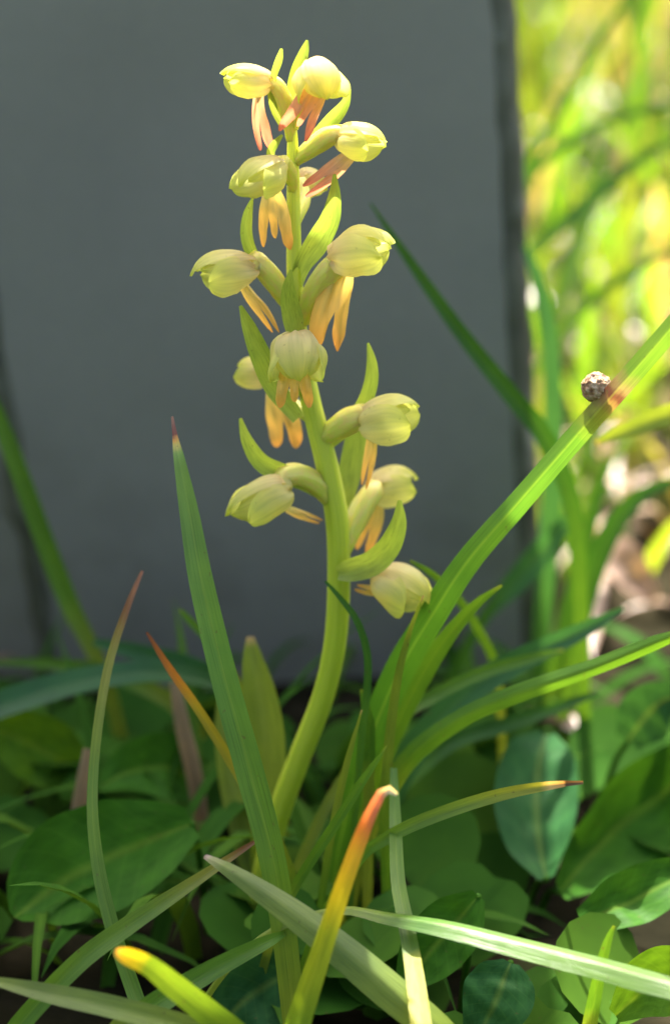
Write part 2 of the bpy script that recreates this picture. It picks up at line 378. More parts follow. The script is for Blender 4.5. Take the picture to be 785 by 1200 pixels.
def rim(side):
    V, F = [], []; MM = 9
    dep = 0.0055 if side > 0 else 0.0022
    for z, xl, xr in prof:
        x0 = xl if side < 0 else xr
        wd = (0.0036 if side > 0 else 0.0034) * (1 + (0.12 if side > 0 else 0.35) * noise.noise(Vector((z * 90, side, 4))))
        x1 = x0 + side * wd
        zz = min(z, topz(x1 if side > 0 else x0) - 0.003)
        rough = 0.0003 if side > 0 else 0.0008
        for i in range(MM + 1):
            if i <= 5:
                g = i / 5; x = x0 + (x1 - x0) * math.sin(g * math.pi / 2); y = YF + dep * (1 - math.cos(g * math.pi / 2)) + rough * g * noise.noise(Vector((z * 220, g * 3, side)))
                x += side * rough * g * noise.noise(Vector((z * 300, g * 3, side + 7)))
            else:
                g = (i - 5) / 4 if side > 0 else min(1, (i - 5) / 3)
                xe = x1 if side > 0 else x0 - 0.034
                ye = YR if side > 0 else YF + 0.011
                xb = x1 + side * rough * noise.noise(Vector((z * 300, 3, side + 7)))
                x = xb + (xe - xb) * g; y = YF + dep + (ye - YF - dep) * g
                if side < 0 and i == MM: y = YR
            V.append(Vector((x, y, zz)))
    Fw, Fs = [], []
    for r in range(ROWS):
        for i in range(MM):
            a = r * (MM + 1) + i
            if V[a + MM + 1].z - V[a].z < 1e-6: continue
            q = (a, a + 1, a + MM + 2, a + MM + 1)
            (Fw if i < 5 else Fs).append(q if side > 0 else q[::-1])
    obj('worn_edge', V, Fw, M['worn'], slab)
    obj('side_face', V, Fs, M['worn'] if side > 0 else M['slab'], slab)
rim(1); rim(-1)
# back and sloping top
xl0, xr0 = prof[0][1] - 0.034, prof[0][2] + 0.0036
xlt = prof[-1][1] - 0.034; xrt = right_x(0.2) + 0.0036
zl, zr = topz(xlt) - 0.0, topz(xrt)
Vb = [Vector(v) for v in ((xl0, YR, zlo), (xr0, YR, zlo), (xrt, YR, zr), (xlt, YR, zl))]
obj('back', Vb, [(0, 3, 2, 1)], M['slab'], slab, smooth=False)
Vt = [Vector((xlt, YF, zl - 0.004)), Vector((xrt, YF, zr - 0.004)), Vector((xrt, YR, zr)), Vector((xlt, YR, zl))]
obj('top', Vt, [(0, 1, 2, 3)], M['worn'], slab, smooth=False)

# ------------------------------------------------------------------ the orchid
base = at(305, 1060, 0.0); base.z = 0
orchid = empty('orchid', base)
tag(orchid, 'yellowish green frog orchid spike with hooded flowers and hanging ochre lips', 'orchid')
stem_px = [(343, 142, 8.3), (343, 175, 12.9), (344, 250, 15.6), (345, 320, 17.5), (350, 390, 20.2), (364, 470, 23.0), (383, 545, 25.8), (395, 610, 26.7), (397, 680, 26.7), (393, 750, 26.7), (379, 815, 26.7), (352, 885, 26.7), (328, 950, 26.7), (312, 1010, 25.8)]
V, F, U = tube(root(px3(stem_px, 0.0)), 70, 24, 6, 0.05, 0.9)
obj('stem', V, F, M['stem'], orchid, U)

def part_sheet(name, path, Y, mat, parent, Yt=None, fold=0.1, roll=0.0, roll1=None, cup=0.15, n=18, k=6, ruffle=0.02):
    V, F, U = sheet(px3(path, Y, Yt), n, k, fold, roll, roll1, cup, ruffle)
    return obj(name, V, F, M[mat], parent, U)

def sepal_mesh(O, ax, up, sd_, a, b, c, phi0, half, smax, off, tipflare, wave, droop=0.0, blunt=2.4):
    """patch of a helmet: ellipsoid axes a (along ax), b (sideways), c (up); phi0 middle angle from up"""
    V, F, U = [], [], []; n, k = 22, 14; sdn = rnd.random() * 50
    for i in range(n + 1):
        s = 1 - (1 - i / n) ** 1.6
        wd = half * (0.62 + 0.38 * math.sin(min(1, s / 0.5) * math.pi / 2))
        if s > 0.5: wd *= max(0.05, math.sqrt(max(0, 1 - ((s - 0.5) / 0.5) ** blunt)))
        th = R(6) + smax * s
        for j in range(k + 1):
            u = -1 + 2 * j / k
            ph = phi0 + u * wd
            sc_ = 1 + off + wave * noise.noise(Vector((s * 2.5 + sdn, u * 1.3, sdn))) + tipflare * max(0, s - 0.6) ** 2 * 5
            sc_ += 0.06 * u ** 6 * noise.noise(Vector((s * 9 + sdn, u * 3, sdn + 9)))        # crimped margin
            sc_ += 0.03 * math.exp(-(u * 5) ** 2) + 0.012 * math.exp(-((abs(u) - 0.5) * 9) ** 2)   # keel and veins
            r = math.sin(th) ** 0.85
            p = O + ax * (-a * math.cos(th) * sc_) + (up * math.cos(ph) * c + sd_ * math.sin(ph) * b) * (r * sc_)
            p -= up * (droop * c * max(0, s - 0.55) ** 2 * 4)
            V.append(p); U.append((j / k, s))
    for i in range(n):
        for j in range(k):
            q = i * (k + 1) + j
            F.append((q, q + 1, q + k + 2, q + k + 1))
    return V, F, U

def lip_mesh(path, Y, Yt, roll, lobes, n=22, k=6):
    """strap that parts into two or three pointed lobes; path root first"""
    S = spline(px3(path[::-1], Y, Yt), n)
    V, F, U = [], [], []
    sdn = rnd.random() * 40
    spec = [(-1, 0, 1.0, -0.12), (0, 1, 0.94, 0.12)] if lobes == 2 else [(-1, -0.3, 1.0, -0.22), (-0.3, 0.3, 0.78, 0), (0.3, 1, 0.95, 0.22)]
    split = 0.5
    for u0, u1, ln, splay in spec:
        c = (u0 + u1) / 2; b0 = len(V)
        for i in range(n + 1):
            f = i / n * ln; g = max(0, (i / n - split) / (1 - split))
            x = f * n; a0 = int(min(n - 1, x)); fr = x - a0
            A, B = S[a0], S[a0 + 1]
            p = Vector(A[:3]).lerp(Vector(B[:3]), fr); w_ = A[3] + (B[3] - A[3]) * fr
            t = (Vector(B[:3]) - Vector(A[:3])).normalized()
            nr = (CAM - p).normalized(); nr = (nr - t * nr.dot(t)).normalized()
            nr = Matrix.Rotation(roll, 3, t) @ nr; side = t.cross(nr)
            for j in range(k + 1):
                u = u0 + (u1 - u0) * j / k
                u = c + (u - c) * max(0.22, 1 - 0.16 * min(1, g * 3) - 0.62 * g ** 5) + splay * g
                h = 0.26 * w_ * (u * u - 0.3) + 0.26 * w_ * noise.noise(Vector((f * 3 + sdn, u * 2, sdn))) + 0.25 * w_ * g * g
                V.append(p + side * (u * w_ / 2) - nr * h); U.append(((u + 1) / 2, f))
        for i in range(n):
            for j in range(k):
                q = b0 + i * (k + 1) + j; F.append((q, q + k + 1, q + k + 2, q + 1))
    return V, F, U

def flower(Y, hood, ang, half, yaw, ovary=None, lip=None, lipY=None, lroll=0.0, lobes=3, roll=0.0, red=False, up_sign=1, sep=None, Yo=0.0, wide=1.0):
    """hood: centre px; ang: picture direction its mouth points (deg, 0 = right, 90 = up); half: (length, height) px;
       yaw: degrees turned towards the camera; ovary: px path from the stem (width); lip: px path root first"""
    C = at(*hood, Y); m = mpp(C)
    a, c = half[0] * m, half[1] * m; b = c * 1.02 * wide
    E1 = RIGHT; E2 = UP; E3 = -FWD
    cy, sy = math.cos(R(yaw)), math.sin(R(yaw))
    ax = (E1 * math.cos(R(ang)) + E2 * math.sin(R(ang))) * cy + E3 * sy
    ax.normalize()
    up = E2 * 1.0 + E3 * 0.25
    up = up - ax * up.dot(ax)
    if up.length < 0.15: up = E3 - ax * E3.dot(ax)
    up.normalize(); up = Matrix.Rotation(R(roll), 3, ax) @ up
    sdv = ax.cross(up).normalized()
    pole = C - ax * a * 0.97
    # ovary
    if ovary:
        pts = px3(ovary[::-1], Yo, Y * 0.6 + pole.y * 0.4)
        pts = [q for q in px3([(x, y, w_, Yo + (pole.y - Yo) * (i / len(ovary))) for i, (x, y, w_) in enumerate(ovary)][::-1], 0)]
        mid = Vector(pts[-1][:3]).lerp(pole, 0.55)
        pts += [(*(pole + ax * a * 0.12), pts[-1][3] * 0.8)]
    else:
        st = Vector((pole.x * 0.5, 0, pole.z - 0.003)); pts = [(*st, 9 * m), (*pole, 12 * m)]
    Vv, Ff, Uu = tube(pts, 22, 18, 6, 0.09, 1.3)
    f = obj('flower', Vv, Ff, M['ovary'], orchid, Uu)
    sm = 'sepal_rosy' if rnd.random() < 0.5 else 'sepal'
    # two side sepals, shorter and rounder, then the long hooked dorsal sepal over the two inner petals
    a *= 0.96; c *= 0.88; b *= 0.90
    for s_ in (1, -1):
        vv = sepal_mesh(C, ax, up, sdv, a, b, c, s_ * R(103 + rnd.uniform(-5, 5)), R(66), R(rnd.uniform(108, 134)), 0.035 + 0.012 * s_, 0.26, 0.18)
        obj('sepal', *vv[:2], M[sm], f, vv[2])
        vv = sepal_mesh(C, ax, up, sdv, a * 0.95, b * 0.9, c * 0.9, s_ * R(48), R(34), R(rnd.uniform(140, 156)), -0.05, 0.05, 0.10, 0.1)
        obj('petal', *vv[:2], M[sm], f, vv[2])
    vv = sepal_mesh(C, ax, up, sdv, a * 1.03, b, c, R(rnd.uniform(-8, 8)), R(50), R(rnd.uniform(146, 160)), 0.07, 0.05, 0.17, 0.4, 2.0)
    obj('sepal', *vv[:2], M['sepal_rosy'], f, vv[2])
    if lip:
        vv = lip_mesh(lip, lipY if lipY is not None else Y, lipY if lipY is not None else Y, R(lroll), lobes)
        obj('lip', *vv[:2], M['lip_red' if red else 'lip'], f, vv[2])
    return f

# top left
flower(-0.001, (289, 95), 172, (30, 22), 10, [(341, 165, 11), (338, 138, 17), (330, 112, 20), (322, 98, 19)], [(303, 108, 12), (302, 130, 16), (306, 155, 22), (311, 182, 24)], 0.0, 20, 2, red=True)
part_sheet('bract', [(330, 57, 3), (327, 70, 9), (321, 88, 8), (318, 108, 9), (322, 128, 10), (334, 150, 10)], 0.0, 'bract', orchid, -0.002)
# top, facing the camera
flower(-0.0035, (374, 97), -72, (27, 26), 22, [(344, 150, 11), (350, 125, 16), (362, 98, 18)], [(376, 98, 22), (366, 118, 34), (354, 140, 40), (345, 166, 38)], -0.0045, -15, 3, red=True, roll=0, wide=1.25)
part_sheet('bract', [(360, 47, 3), (356, 62, 12), (348, 85, 16), (343, 115, 16), (343, 145, 10)], 0.001, 'bract', orchid, 0.002)
# right, below the top
flower(-0.002, (424, 168), -8, (29, 25), 15, [(346, 190, 12), (362, 176, 20), (385, 160, 24), (400, 158, 22)], [(410, 182, 16), (392, 198, 22), (372, 214, 22), (354, 226, 20)], -0.002, 0, 2, red=True)
part_sheet('bract', [(410, 104, 3), (404, 122, 12), (390, 140, 18), (370, 162, 16), (350, 185, 12)], 0.001, 'bract', orchid, 0.0)
# upper left, mouth towards the camera
flower(-0.006, (307, 208), -150, (34, 27), 38, [(343, 225, 11), (341, 205, 15), (332, 190, 17)], [(318, 225, 22), (320, 245, 34), (321, 268, 40), (322, 296, 36)], -0.002, 12, 3)
part_sheet('bract', [(331, 158, 3), (323, 168, 9), (317, 180, 10), (324, 196, 9), (340, 215, 8)], -0.001, 'bract', orchid, -0.002)
# small one on the far side of the stem
flower(0.006, (362, 214), -20, (17, 19), -60, [(346, 262, 11), (354, 245, 13), (358, 230, 13)], [(360, 222, 12), (368, 215, 16), (374, 205, 14)], 0.005, 0, 2)
# left
flower(-0.003, (263, 320), 188, (38, 28), 14, [(345, 368, 13), (332, 345, 22), (312, 318, 25), (298, 305, 23)], [(284, 332, 10), (294, 348, 14), (310, 368, 16), (325, 392, 10)], -0.001, 0, 2)
part_sheet('bract', [(296, 232, 3), (290, 250, 12), (288, 275, 15), (296, 300, 15), (320, 332, 13), (344, 362, 10)], 0.0, 'bract', orchid, -0.003, roll=0.3)
# right, with the lit top
flower(-0.007, (424, 296), 6, (38, 32), 22, [(356, 378, 13), (364, 352, 26), (380, 325, 30), (396, 308, 28)], [(404, 318, 26), (396, 345, 38), (388, 378, 44), (386, 414, 42)], -0.004, -18, 2)
part_sheet('bract', [(392, 204, 4), (392, 228, 15), (387, 256, 24), (372, 284, 28), (354, 312, 20), (347, 338, 12)], 0.0, 'bract', orchid, -0.004)
part_sheet('bract', [(341, 316, 3), (338, 340, 17), (342, 368, 24), (348, 396, 20)], -0.004, 'bract', orchid, -0.005)
# middle, facing the camera
flower(-0.008, (348, 420), -84, (31, 29), 18, [(356, 462, 13), (352, 440, 18), (350, 412, 20)], [(346, 425, 26), (345, 442, 36), (345, 462, 42), (346, 484, 40)], -0.0085, 0, 3, wide=1.22)
part_sheet('bract', [(282, 358, 4), (293, 384, 18), (308, 420, 26), (324, 455, 25), (350, 490, 16)], -0.003, 'bract', orchid, -0.005, roll=-0.2)
# far side, left of the stem
flower(0.008, (298, 437), 168, (20, 22), -20, [(362, 490, 12), (340, 470, 16), (318, 446, 16)], [(322, 455, 20), (328, 478, 34), (334, 502, 40), (337, 530, 38)], 0.007, 0, 2)
# right
flower(-0.003, (458, 491), 12, (35, 31), 12, [(374, 518, 14), (392, 504, 26), (412, 492, 30), (428, 487, 26)], [(436, 508, 12), (434, 530, 15), (430, 552, 14), (426, 574, 9)], -0.002, 0, 2)
part_sheet('bract', [(431, 402, 3), (435, 425, 13), (434, 448, 17), (426, 472, 18), (408, 498, 18), (382, 522, 14)], 0.001, 'bract', orchid, -0.001, roll=0.2)
# left
flower(-0.004, (305, 588), 205, (39, 29), 16, [(388, 592, 14), (372, 568, 24), (350, 556, 26), (332, 560, 24)], [(336, 596, 9), (350, 602, 11), (364, 607, 10), (378, 612, 7)], 0.0, 0, 2)
part_sheet('bract', [(282, 490, 4), (290, 515, 15), (306, 540, 22), (330, 553, 24), (360, 566, 20), (384, 584, 12)], 0.0, 'bract', orchid, -0.003, roll=-0.3)
# right, far side
flower(0.007, (459, 570), 14, (29, 25), -15, [(402, 650, 14), (412, 622, 24), (426, 592, 26), (438, 574, 24)], [(440, 585, 16), (437, 605, 26), (430, 628, 26), (422, 652, 22)], 0.006, 0, 2)
part_sheet('bract', [(424, 470, 8), (420, 500, 24), (414, 535, 28), (406, 570, 26), (398, 610, 14)], 0.005, 'bract', orchid, 0.008)
# lowest, right
flower(-0.004, (471, 692), -28, (36, 31), 18, [(402, 676, 14), (418, 664, 20), (436, 668, 22), (446, 674, 20)], [(446, 690, 12), (438, 692, 13), (428, 691, 12), (416, 688, 9)], -0.003, 0, 2)
part_sheet('bract', [(468, 586, 5), (467, 612, 20), (456, 640, 28), (436, 660, 30), (412, 668, 26), (396, 672, 14)], -0.002, 'bract', orchid, -0.007, cup=0.25)
# foot leaves
for pth, Yb, Yt in (([(293, 746, 8), (296, 775, 26), (303, 815, 40), (309, 860, 46), (312, 905, 42), (310, 960, 34), (306, 1020, 26)], 0.004, 0.012),
                    ([(262, 800, 6), (262, 850, 22), (270, 910, 30), (282, 970, 30), (296, 1030, 24)], 0.008, 0.02)):
    V, F, U = sheet(root(px3(pth, Yb, Yt)), 26, 8, 0.12, 0.15, 0.15, 0.15, 0.03)
    obj('leaf', V, F, M['yel'], orchid, U)

# ------------------------------------------------------------------ single grass blades
blade([(202, 488, 3), (206, 515, 7), (210, 536, 13), (222, 600, 23), (236, 680, 29), (262, 790, 32), (292, 900, 34), (318, 1000, 32), (333, 1090, 30), (345, 1200, 27)], -0.037, 'big', 'tall broad blue-green blade with dark red needle tip, left of the orchid stem', Yt=-0.014, roll=-0.15, n=60)
big2 = blade([(870, 280, 21.6), (800, 368, 24.3), (740, 438, 25.2), (680, 505, 26.1), (610, 586, 27.0), (550, 655, 29.7), (510, 715, 33.3), (470, 782, 36.0), (440, 850, 34.2), (415, 920, 30.6), (398, 990, 25.2)], 0.004, 'spotted', 'long wide slanting blade with a reddish burnt spot beside the round seed head', Yt=-0.016, fold=-0.16, roll=0.0, roll1=-0.1, n=60, k=8)
blade([(588, 686, 3), (560, 706, 11), (525, 745, 19), (490, 800, 24), (455, 870, 25), (432, 940, 22), (415, 1000, 18)], 0.008, 'mid', 'shorter green blade tucked under the long wide slanting blade', Yt=-0.004)
blade([(496, 698, 2), (480, 740, 6), (465, 800, 10), (455, 880, 12), (450, 960, 13), (452, 1010, 12)], -0.006, 'yel', 'thin upright blade whose tip touches the lowest flower', Yt=-0.010)
blade([(423, 808, 3), (428, 826, 10), (433, 858, 14), (432, 910, 14)], -0.004, 'mid', 'short stubby blade tip left of the long wide slanting blade foot')
blade([(424, 832, 2), (405, 900, 8), (388, 980, 9), (376, 1060, 9)], -0.014, 'yel', 'very thin straight blade rising just right of the orchid stem foot')
blade([(453, 874, 2), (425, 915, 10), (390, 970, 12), (356, 1022, 12), (330, 1070, 11)], -0.022, 'mid', 'thin leaning bright green blade crossing behind the red-tipped blade')
blade([(465, 931, 4, -0.047), (459, 926, 8, -0.047), (450, 926, 11, -0.047), (440, 942, 13, -0.047), (425, 975, 17, -0.048), (405, 1030, 20, -0.049), (385, 1090, 23, -0.050), (365, 1150, 27, -0.051), (345, 1215, 30, -0.052)], -0.05, 'redtip', 'yellow withering blade with red end and curled white tip', fold=0.25, n=50)
blade([(240, 1003, 6), (270, 1020, 18), (330, 1060, 32), (390, 1105, 40), (450, 1155, 44), (515, 1210, 42)], -0.050, 'paletip', 'wide pale green blade with blunt torn tip under the red-tipped blade', Yt=-0.036, fold=-0.2, roll=0.25)
blade([(313, 977, 2), (270, 1005, 9), (210, 1045, 16), (150, 1085, 22), (90, 1130, 24), (20, 1205, 24)], -0.045, 'browntip', 'slender blade with brown tip lying across the large round leaf', Yt=-0.028)
blade([(-35, 1146, 3), (0, 1151, 12), (60, 1165, 24), (130, 1180, 28), (225, 1206, 28)], -0.052, 'paletip', 'low blade with pinkish pale tip lying below the yellow-tipped blade', Yt=-0.048, roll=0.3)
blade([(136, 1115, 8), (148, 1120, 20), (175, 1132, 24), (205, 1156, 29), (250, 1192, 32), (285, 1220, 32)], -0.052, 'yellowtip', 'bent blade with bright yellow blunt tip', Yt=-0.064, fold=0.1)
blade([(338, 1092, 4), (310, 1105, 16), (250, 1136, 24), (190, 1172, 28), (140, 1208, 28)], -0.048, 'mid', 'flat green blade crossing under the yellow-tipped blade', Yt=-0.034)
blade([(900, 1180, 27.9, -0.054), (785, 1155, 41.0, -0.050), (700, 1131, 39.4, -0.048), (600, 1106, 36.1, -0.045), (520, 1086, 31.2, -0.0415), (450, 1074, 21.3, -0.0375), (400, 1066, 14.8, -0.036)], -0.04, 'keel', 'long low keeled blade with one sunlit white half', fold=-0.2, roll=-0.85, n=50, k=8)
blade([(461, 900, 8, -0.012), (463, 960, 14, -0.020), (466, 1030, 17, -0.030), (475, 1080, 19, -0.037), (484, 1130, 21, -0.0435), (494, 1210, 25, -0.054)], -0.06, 'litfoot', 'narrow stalk-like blade with sunlit yellow coloured into its foot')
blade([(683, 917, 4), (666, 918, 6), (655, 919, 9), (600, 928, 14), (540, 945, 16), (480, 968, 16), (440, 990, 14), (424, 1004, 12)], -0.022, 'splinter', 'arching blade ending in a dry dark splinter', Yt=-0.024, rooted=True)
blade([(167, 669, 3.4), (150, 710, 7.6), (130, 770, 10.2), (118, 830, 11.0), (110, 900, 11.9), (109, 960, 13.6), (118, 1030, 16.1), (136, 1100, 17.8), (160, 1170, 18.7), (172, 1210, 18.7)], -0.040, 'browntip', 'thin tall blade with brown tip rising in front of the large round leaf', Yt=-0.002)
blade([(172, 741, 3), (200, 785, 9), (235, 835, 11), (272, 895, 12), (325, 985, 12), (345, 1040, 13), (352, 1070, 12)], -0.012, 'orangetip', 'thin orange-tipped blade crossing behind the tall broad blade', Yt=-0.010)
blade([(-40, 400, 5.1), (-5, 480, 17.0), (20, 545, 21.2), (55, 640, 22.9), (85, 715, 22.1), (112, 768, 18.7)], 0.045, 'mid', 'curving dark green blade in front of the chipped slab edge', Yt=0.05)
blade([(-60, 850, 32.0), (20, 820, 36.8), (100, 797, 33.6), (180, 788, 27.2), (250, 800, 17.6)], 0.03, 'blue', 'broad flat blade lying along the foot of the slab', Yt=0.026, roll=0.5)
blade([(-20, 776, 4), (60, 778, 14), (130, 790, 20), (190, 815, 20)], 0.044, 'mid', 'narrow blade lying above the broad flat blade at the slab foot')
blade([(110, 752, 8), (160, 764, 20), (220, 780, 24), (275, 805, 22)], 0.035, 'blue', 'bluish blade lying at the slab foot behind the orange-tipped blade')
blade([(211, 714, 4), (222, 727, 9), (245, 750, 11), (272, 790, 11)], 0.02, 'mid', 'short blade tip poking out behind the tall broad blade')
blade([(381, 681, 3), (398, 700, 6), (418, 727, 8), (430, 765, 9), (430, 810, 9), (424, 860, 9)], -0.006, 'dark', 'thin hooked dark blade leaning across the orchid stem')
blade([(480, 657, 3), (505, 672, 8), (535, 700, 10), (560, 738, 11), (580, 780, 11), (586, 830, 10)], 0.034, 'mid', 'thin arching blade whose tip droops on to the lowest flower', Yt=0.002)
blade([(434, 238, 2.2), (480, 306, 11.2), (540, 390, 17.2), (600, 465, 21.0), (640, 515, 22.5), (672, 600, 21.0), (680, 720, 18.0)], 0.045, 'dark', 'long dark blade slanting across the right side of the slab', Yt=0.040)
blade([(612, 286, 3.2), (628, 322, 14.4), (643, 390, 18.4), (648, 480, 20.8), (645, 600, 24.0), (634, 740, 21.6), (628, 820, 17.6)], 0.07, 'blue', 'upright bluish blade beside the right slab edge', Yt=0.078)
blade([(712, 540, 3.6), (700, 580, 13.2), (682, 650, 18.6), (660, 740, 19.2), (640, 820, 16.8)], 0.075, 'dark', 'upright green blade in front of the dead leaf')
blade([(570, 720, 14), (606, 680, 28), (640, 640, 28), (672, 600, 10)][::-1], 0.06, 'blue', 'teal blade leaning at the lower right slab corner', Yt=0.06)
blade([(698, 520, 5), (735, 503, 20), (790, 484, 26), (850, 482, 26), (900, 520, 24)], 0.03, 'yel', 'sunlit blade arching in behind the round seed head', Yt=0.035)
blade([(730, 713, 5), (680, 740, 20), (600, 778, 30), (540, 818, 33), (480, 885, 36), (440, 965, 34)], 0.012, 'blue', 'wide bluish blade with pointed tip below the dead leaf', Yt=0.025)
blade([(800, 742, 6.8), (770, 752, 17.0), (700, 780, 19.6), (600, 815, 22.1), (540, 842, 22.1), (480, 888, 23.8), (442, 950, 22.1)], 0.0, 'mid', 'blade with glaring sunlit tip above the bluish heart leaf', Yt=-0.012, fold=-0.2)
blade([(660, 762, 4), (620, 772, 12), (560, 790, 15), (500, 820, 16), (460, 845, 15)], 0.008, 'mid', 'narrow blade between the bluish blade and the glaring blade', Yt=0.02)
blade([(700, 812, 5), (650, 830, 14), (590, 850, 18), (530, 870, 18), (470, 920, 18)], 0.022, 'dark', 'dark blade below the blade with the glaring tip', Yt=0.03)
blade([(742, -20, 6.2), (690, 70, 8.6), (650, 140, 11.7), (618, 196, 12.5), (600, 260, 10.9)], 0.15, 'dark', 'dark blade slanting up from the slab edge against bright grass', Yt=0.15)
blade([(800, 120, 4.7), (740, 132, 8.6), (690, 152, 10.9), (640, 185, 12.5), (600, 240, 12.5)], 0.14, 'dark', 'dark arching blade below the one slanting up from the slab edge', Yt=0.14)
blade([(800, 158, 6.2), (745, 190, 13.3), (695, 232, 17.2), (650, 272, 15.6), (615, 310, 14.0)], 0.13, 'dark', 'broad dark blade with one pale sunlit end against bright grass', Yt=0.14)
blade([(800, 286, 6.2), (740, 318, 10.9), (690, 355, 10.9), (650, 400, 9.4)], 0.12, 'dark', 'low arching dark blade above the round seed head', Yt=0.12)
blade([(718, 160, 3.9), (700, 215, 14.0), (680, 275, 18.7), (658, 335, 18.7), (642, 420, 17.2)], 0.15, 'mid', 'upright broad blade crossing the dark arching blades', Yt=0.17)
blade([(768, -30, 8), (755, 40, 14), (748, 110, 16), (738, 200, 16)], 0.2, 'mid', 'upright blade in bright grass beyond the dark slanting blade', Yt=0.2)
blade([(719, 1085, 3), (711, 1105, 10), (702, 1140, 14), (690, 1205, 18)], -0.044, 'mid', 'small blade tip standing up behind the long keeled blade')
blade([(800, 560, 6), (745, 585, 20), (706, 640, 26), (680, 720, 26), (664, 800, 22)], 0.062, 'dark', 'dark arching blade shading the dead leaf')

# ------------------------------------------------------------------ the round seed head
def seedhead():
    p0 = at(698.5, 454, -0.0090); r = 18.5 * mpp(p0)
    V, F = [], []; n, k = 40, 48
    for i in range(n + 1):
        th = math.pi * i / n
        for j in range(k):
            ph = 2 * math.pi * j / k
            d = Vector((math.sin(th) * math.cos(ph), math.sin(th) * math.sin(ph), math.cos(th)))
            v = noise.voronoi(d * 3.2)[0]
            s = 1 + 0.10 * min(1, (v[1] - v[0]) * 2.2) - 0.06 + 0.03 * noise.noise(d * 6)
            V.append(p0 + d * (r * s * 0.98))
    for i in range(n):
        for j in range(k): F.append((i * k + j, (i + 1) * k + j, (i + 1) * k + (j + 1) % k, i * k + (j + 1) % k))
    m, t = newmat('seed_mottled_brown')
    g = N(t, 'ShaderNodeNewGeometry')
    vo = N(t, 'ShaderNodeTexVoronoi'); vo.inputs['Scale'].default_value = 1500; vo.inputs['Randomness'].default_value = 1
    nz = N(t, 'ShaderNodeTexNoise'); nz.inputs['Scale'].default_value = 1100; nz.inputs['Detail'].default_value = 5
    t.links.new(g.outputs['Position'], vo.inputs['Vector']); t.links.new(g.outputs['Position'], nz.inputs['Vector'])
    c = ramp(t, [(0.34, (0.09, 0.035, 0.014)), (0.43, (0.20, 0.10, 0.04)), (0.53, (0.31, 0.19, 0.09)), (0.66, (0.44, 0.32, 0.2))], nz.outputs[0])
    finish(t, c, 0.6, 0, 0.4, nz.outputs[0], 0.9, 0.0006)
    o = obj('seed_head', V, F, m)
    tag(o, 'small round mottled brown seed head sitting on the burnt-spotted blade', 'seed head')
    q0 = at(698, 470, -0.0088); q1 = at(693, 486, -0.0102)
    V, F, U = tube([(*q0, 5 * mpp(q0)), (*q0.lerp(q1, 0.5), 4 * mpp(q0)), (*q1, 5 * mpp(q0))], 8, 8)
    obj('stalk', V, F, m, o, U)
seedhead()

# ------------------------------------------------------------------ broad-leaved plants
M['leaf'] = blade_mat('broad_leaf_green', [(0, (0.033, 0.11, 0.009)), (1, (0.033, 0.11, 0.009))], spec=0.06, rough=0.55, trans=0.22, veins=10, rib=0.5, sideveins=9)
M['leafb'] = blade_mat('broad_leaf_bluish', [(0, (0.024, 0.085, 0.026)), (1, (0.024, 0.085, 0.026))], spec=0.03, rough=0.5, trans=0.25, veins=10, rib=0.5, sideveins=9)
M['leafy'] = blade_mat('broad_leaf_bright', [(0, (0.075, 0.17, 0.012)), (1, (0.075, 0.17, 0.012))], spec=0.06, rough=0.5, trans=0.4, veins=10, rib=0.5, sideveins=9)
def broad(label, leaves, mat):
    b0 = at(*leaves[0][0][-1][:2], leaves[0][1]); b0.z = 0
    t = empty('broadleaf_plant', b0); tag(t, label, 'leafy plant', 'broad-leaved plants on the ground')
    for pth, Yb, Yt, roll in leaves:
        p3 = px3(pth, Yb, Yt)
        V, F, U = sheet(p3, 22, 12, 0.08, roll, roll, 0.10, 0.10)
        lf = obj('leaf', V, F, M[mat], t, U)
        q = Vector(p3[0][:3]); g0 = Vector((q.x * 0.9, q.y + 0.006, -0.002))
        if q.z > 0.002:
            V, F, U = tube([(*g0, 0.0011), (*(g0.lerp(q, 0.6) + Vector((0, 0.002, 0.001))), 0.0009), (*q, 0.0008)], 10, 7); obj('leaf_stalk', V, F, M['leaf'], lf, U)
broad('low plant with one large round leaf behind the thin brown-tipped blade', [([(18, 1075, 20), (35, 1060, 80), (75, 1030, 128), (125, 1005, 130), (175, 985, 100), (225, 965, 40)], 0.0, -0.012, 0.2),
      ([(115, 925, 10), (150, 905, 60), (195, 900, 80), (230, 915, 50)], 0.03, 0.02, 0.2)], 'leaf')
broad('bright green leaf at the slab foot beneath the broad flat blade', [([(-20, 850, 20), (20, 865, 70), (60, 885, 80), (95, 905, 40)], 0.03, 0.03, 0.0)], 'leafy')
broad('plant with a big dark leaf spreading below the splinter-tipped blade', [([(850, 880, 30), (800, 915, 100), (745, 955, 120), (695, 1000, 90), (655, 1045, 26)], 0.004, 0.034, 0.35),
      ([(830, 1010, 20), (780, 1035, 60), (725, 1062, 66), (680, 1078, 26)], -0.018, -0.010, -0.3)], 'leaf')
broad('plant with an upright bluish oval leaf behind the splinter-tipped blade', [([(640, 860, 20), (632, 890, 80), (628, 940, 98), (632, 990, 80), (640, 1030, 20)], 0.004, 0.03, 0.0)], 'leafb')
broad('small round bluish leaf below the blade with the glaring tip', [([(800, 815, 15), (775, 822, 55), (755, 840, 66), (735, 868, 30)], 0.03, 0.026, 0.0)], 'leafb')
broad('dark round leaf low between the foreground blade feet', [([(255, 1205, 30), (290, 1170, 90), (330, 1145, 80), (360, 1130, 20)], -0.020, -0.026, 0.0)], 'leafb')
broad('round bluish leaf beneath the sunlit keeled blade', [([(560, 1215, 40), (580, 1175, 84), (590, 1148, 70), (598, 1128, 20)], -0.030, -0.036, 0.0)], 'leafb')
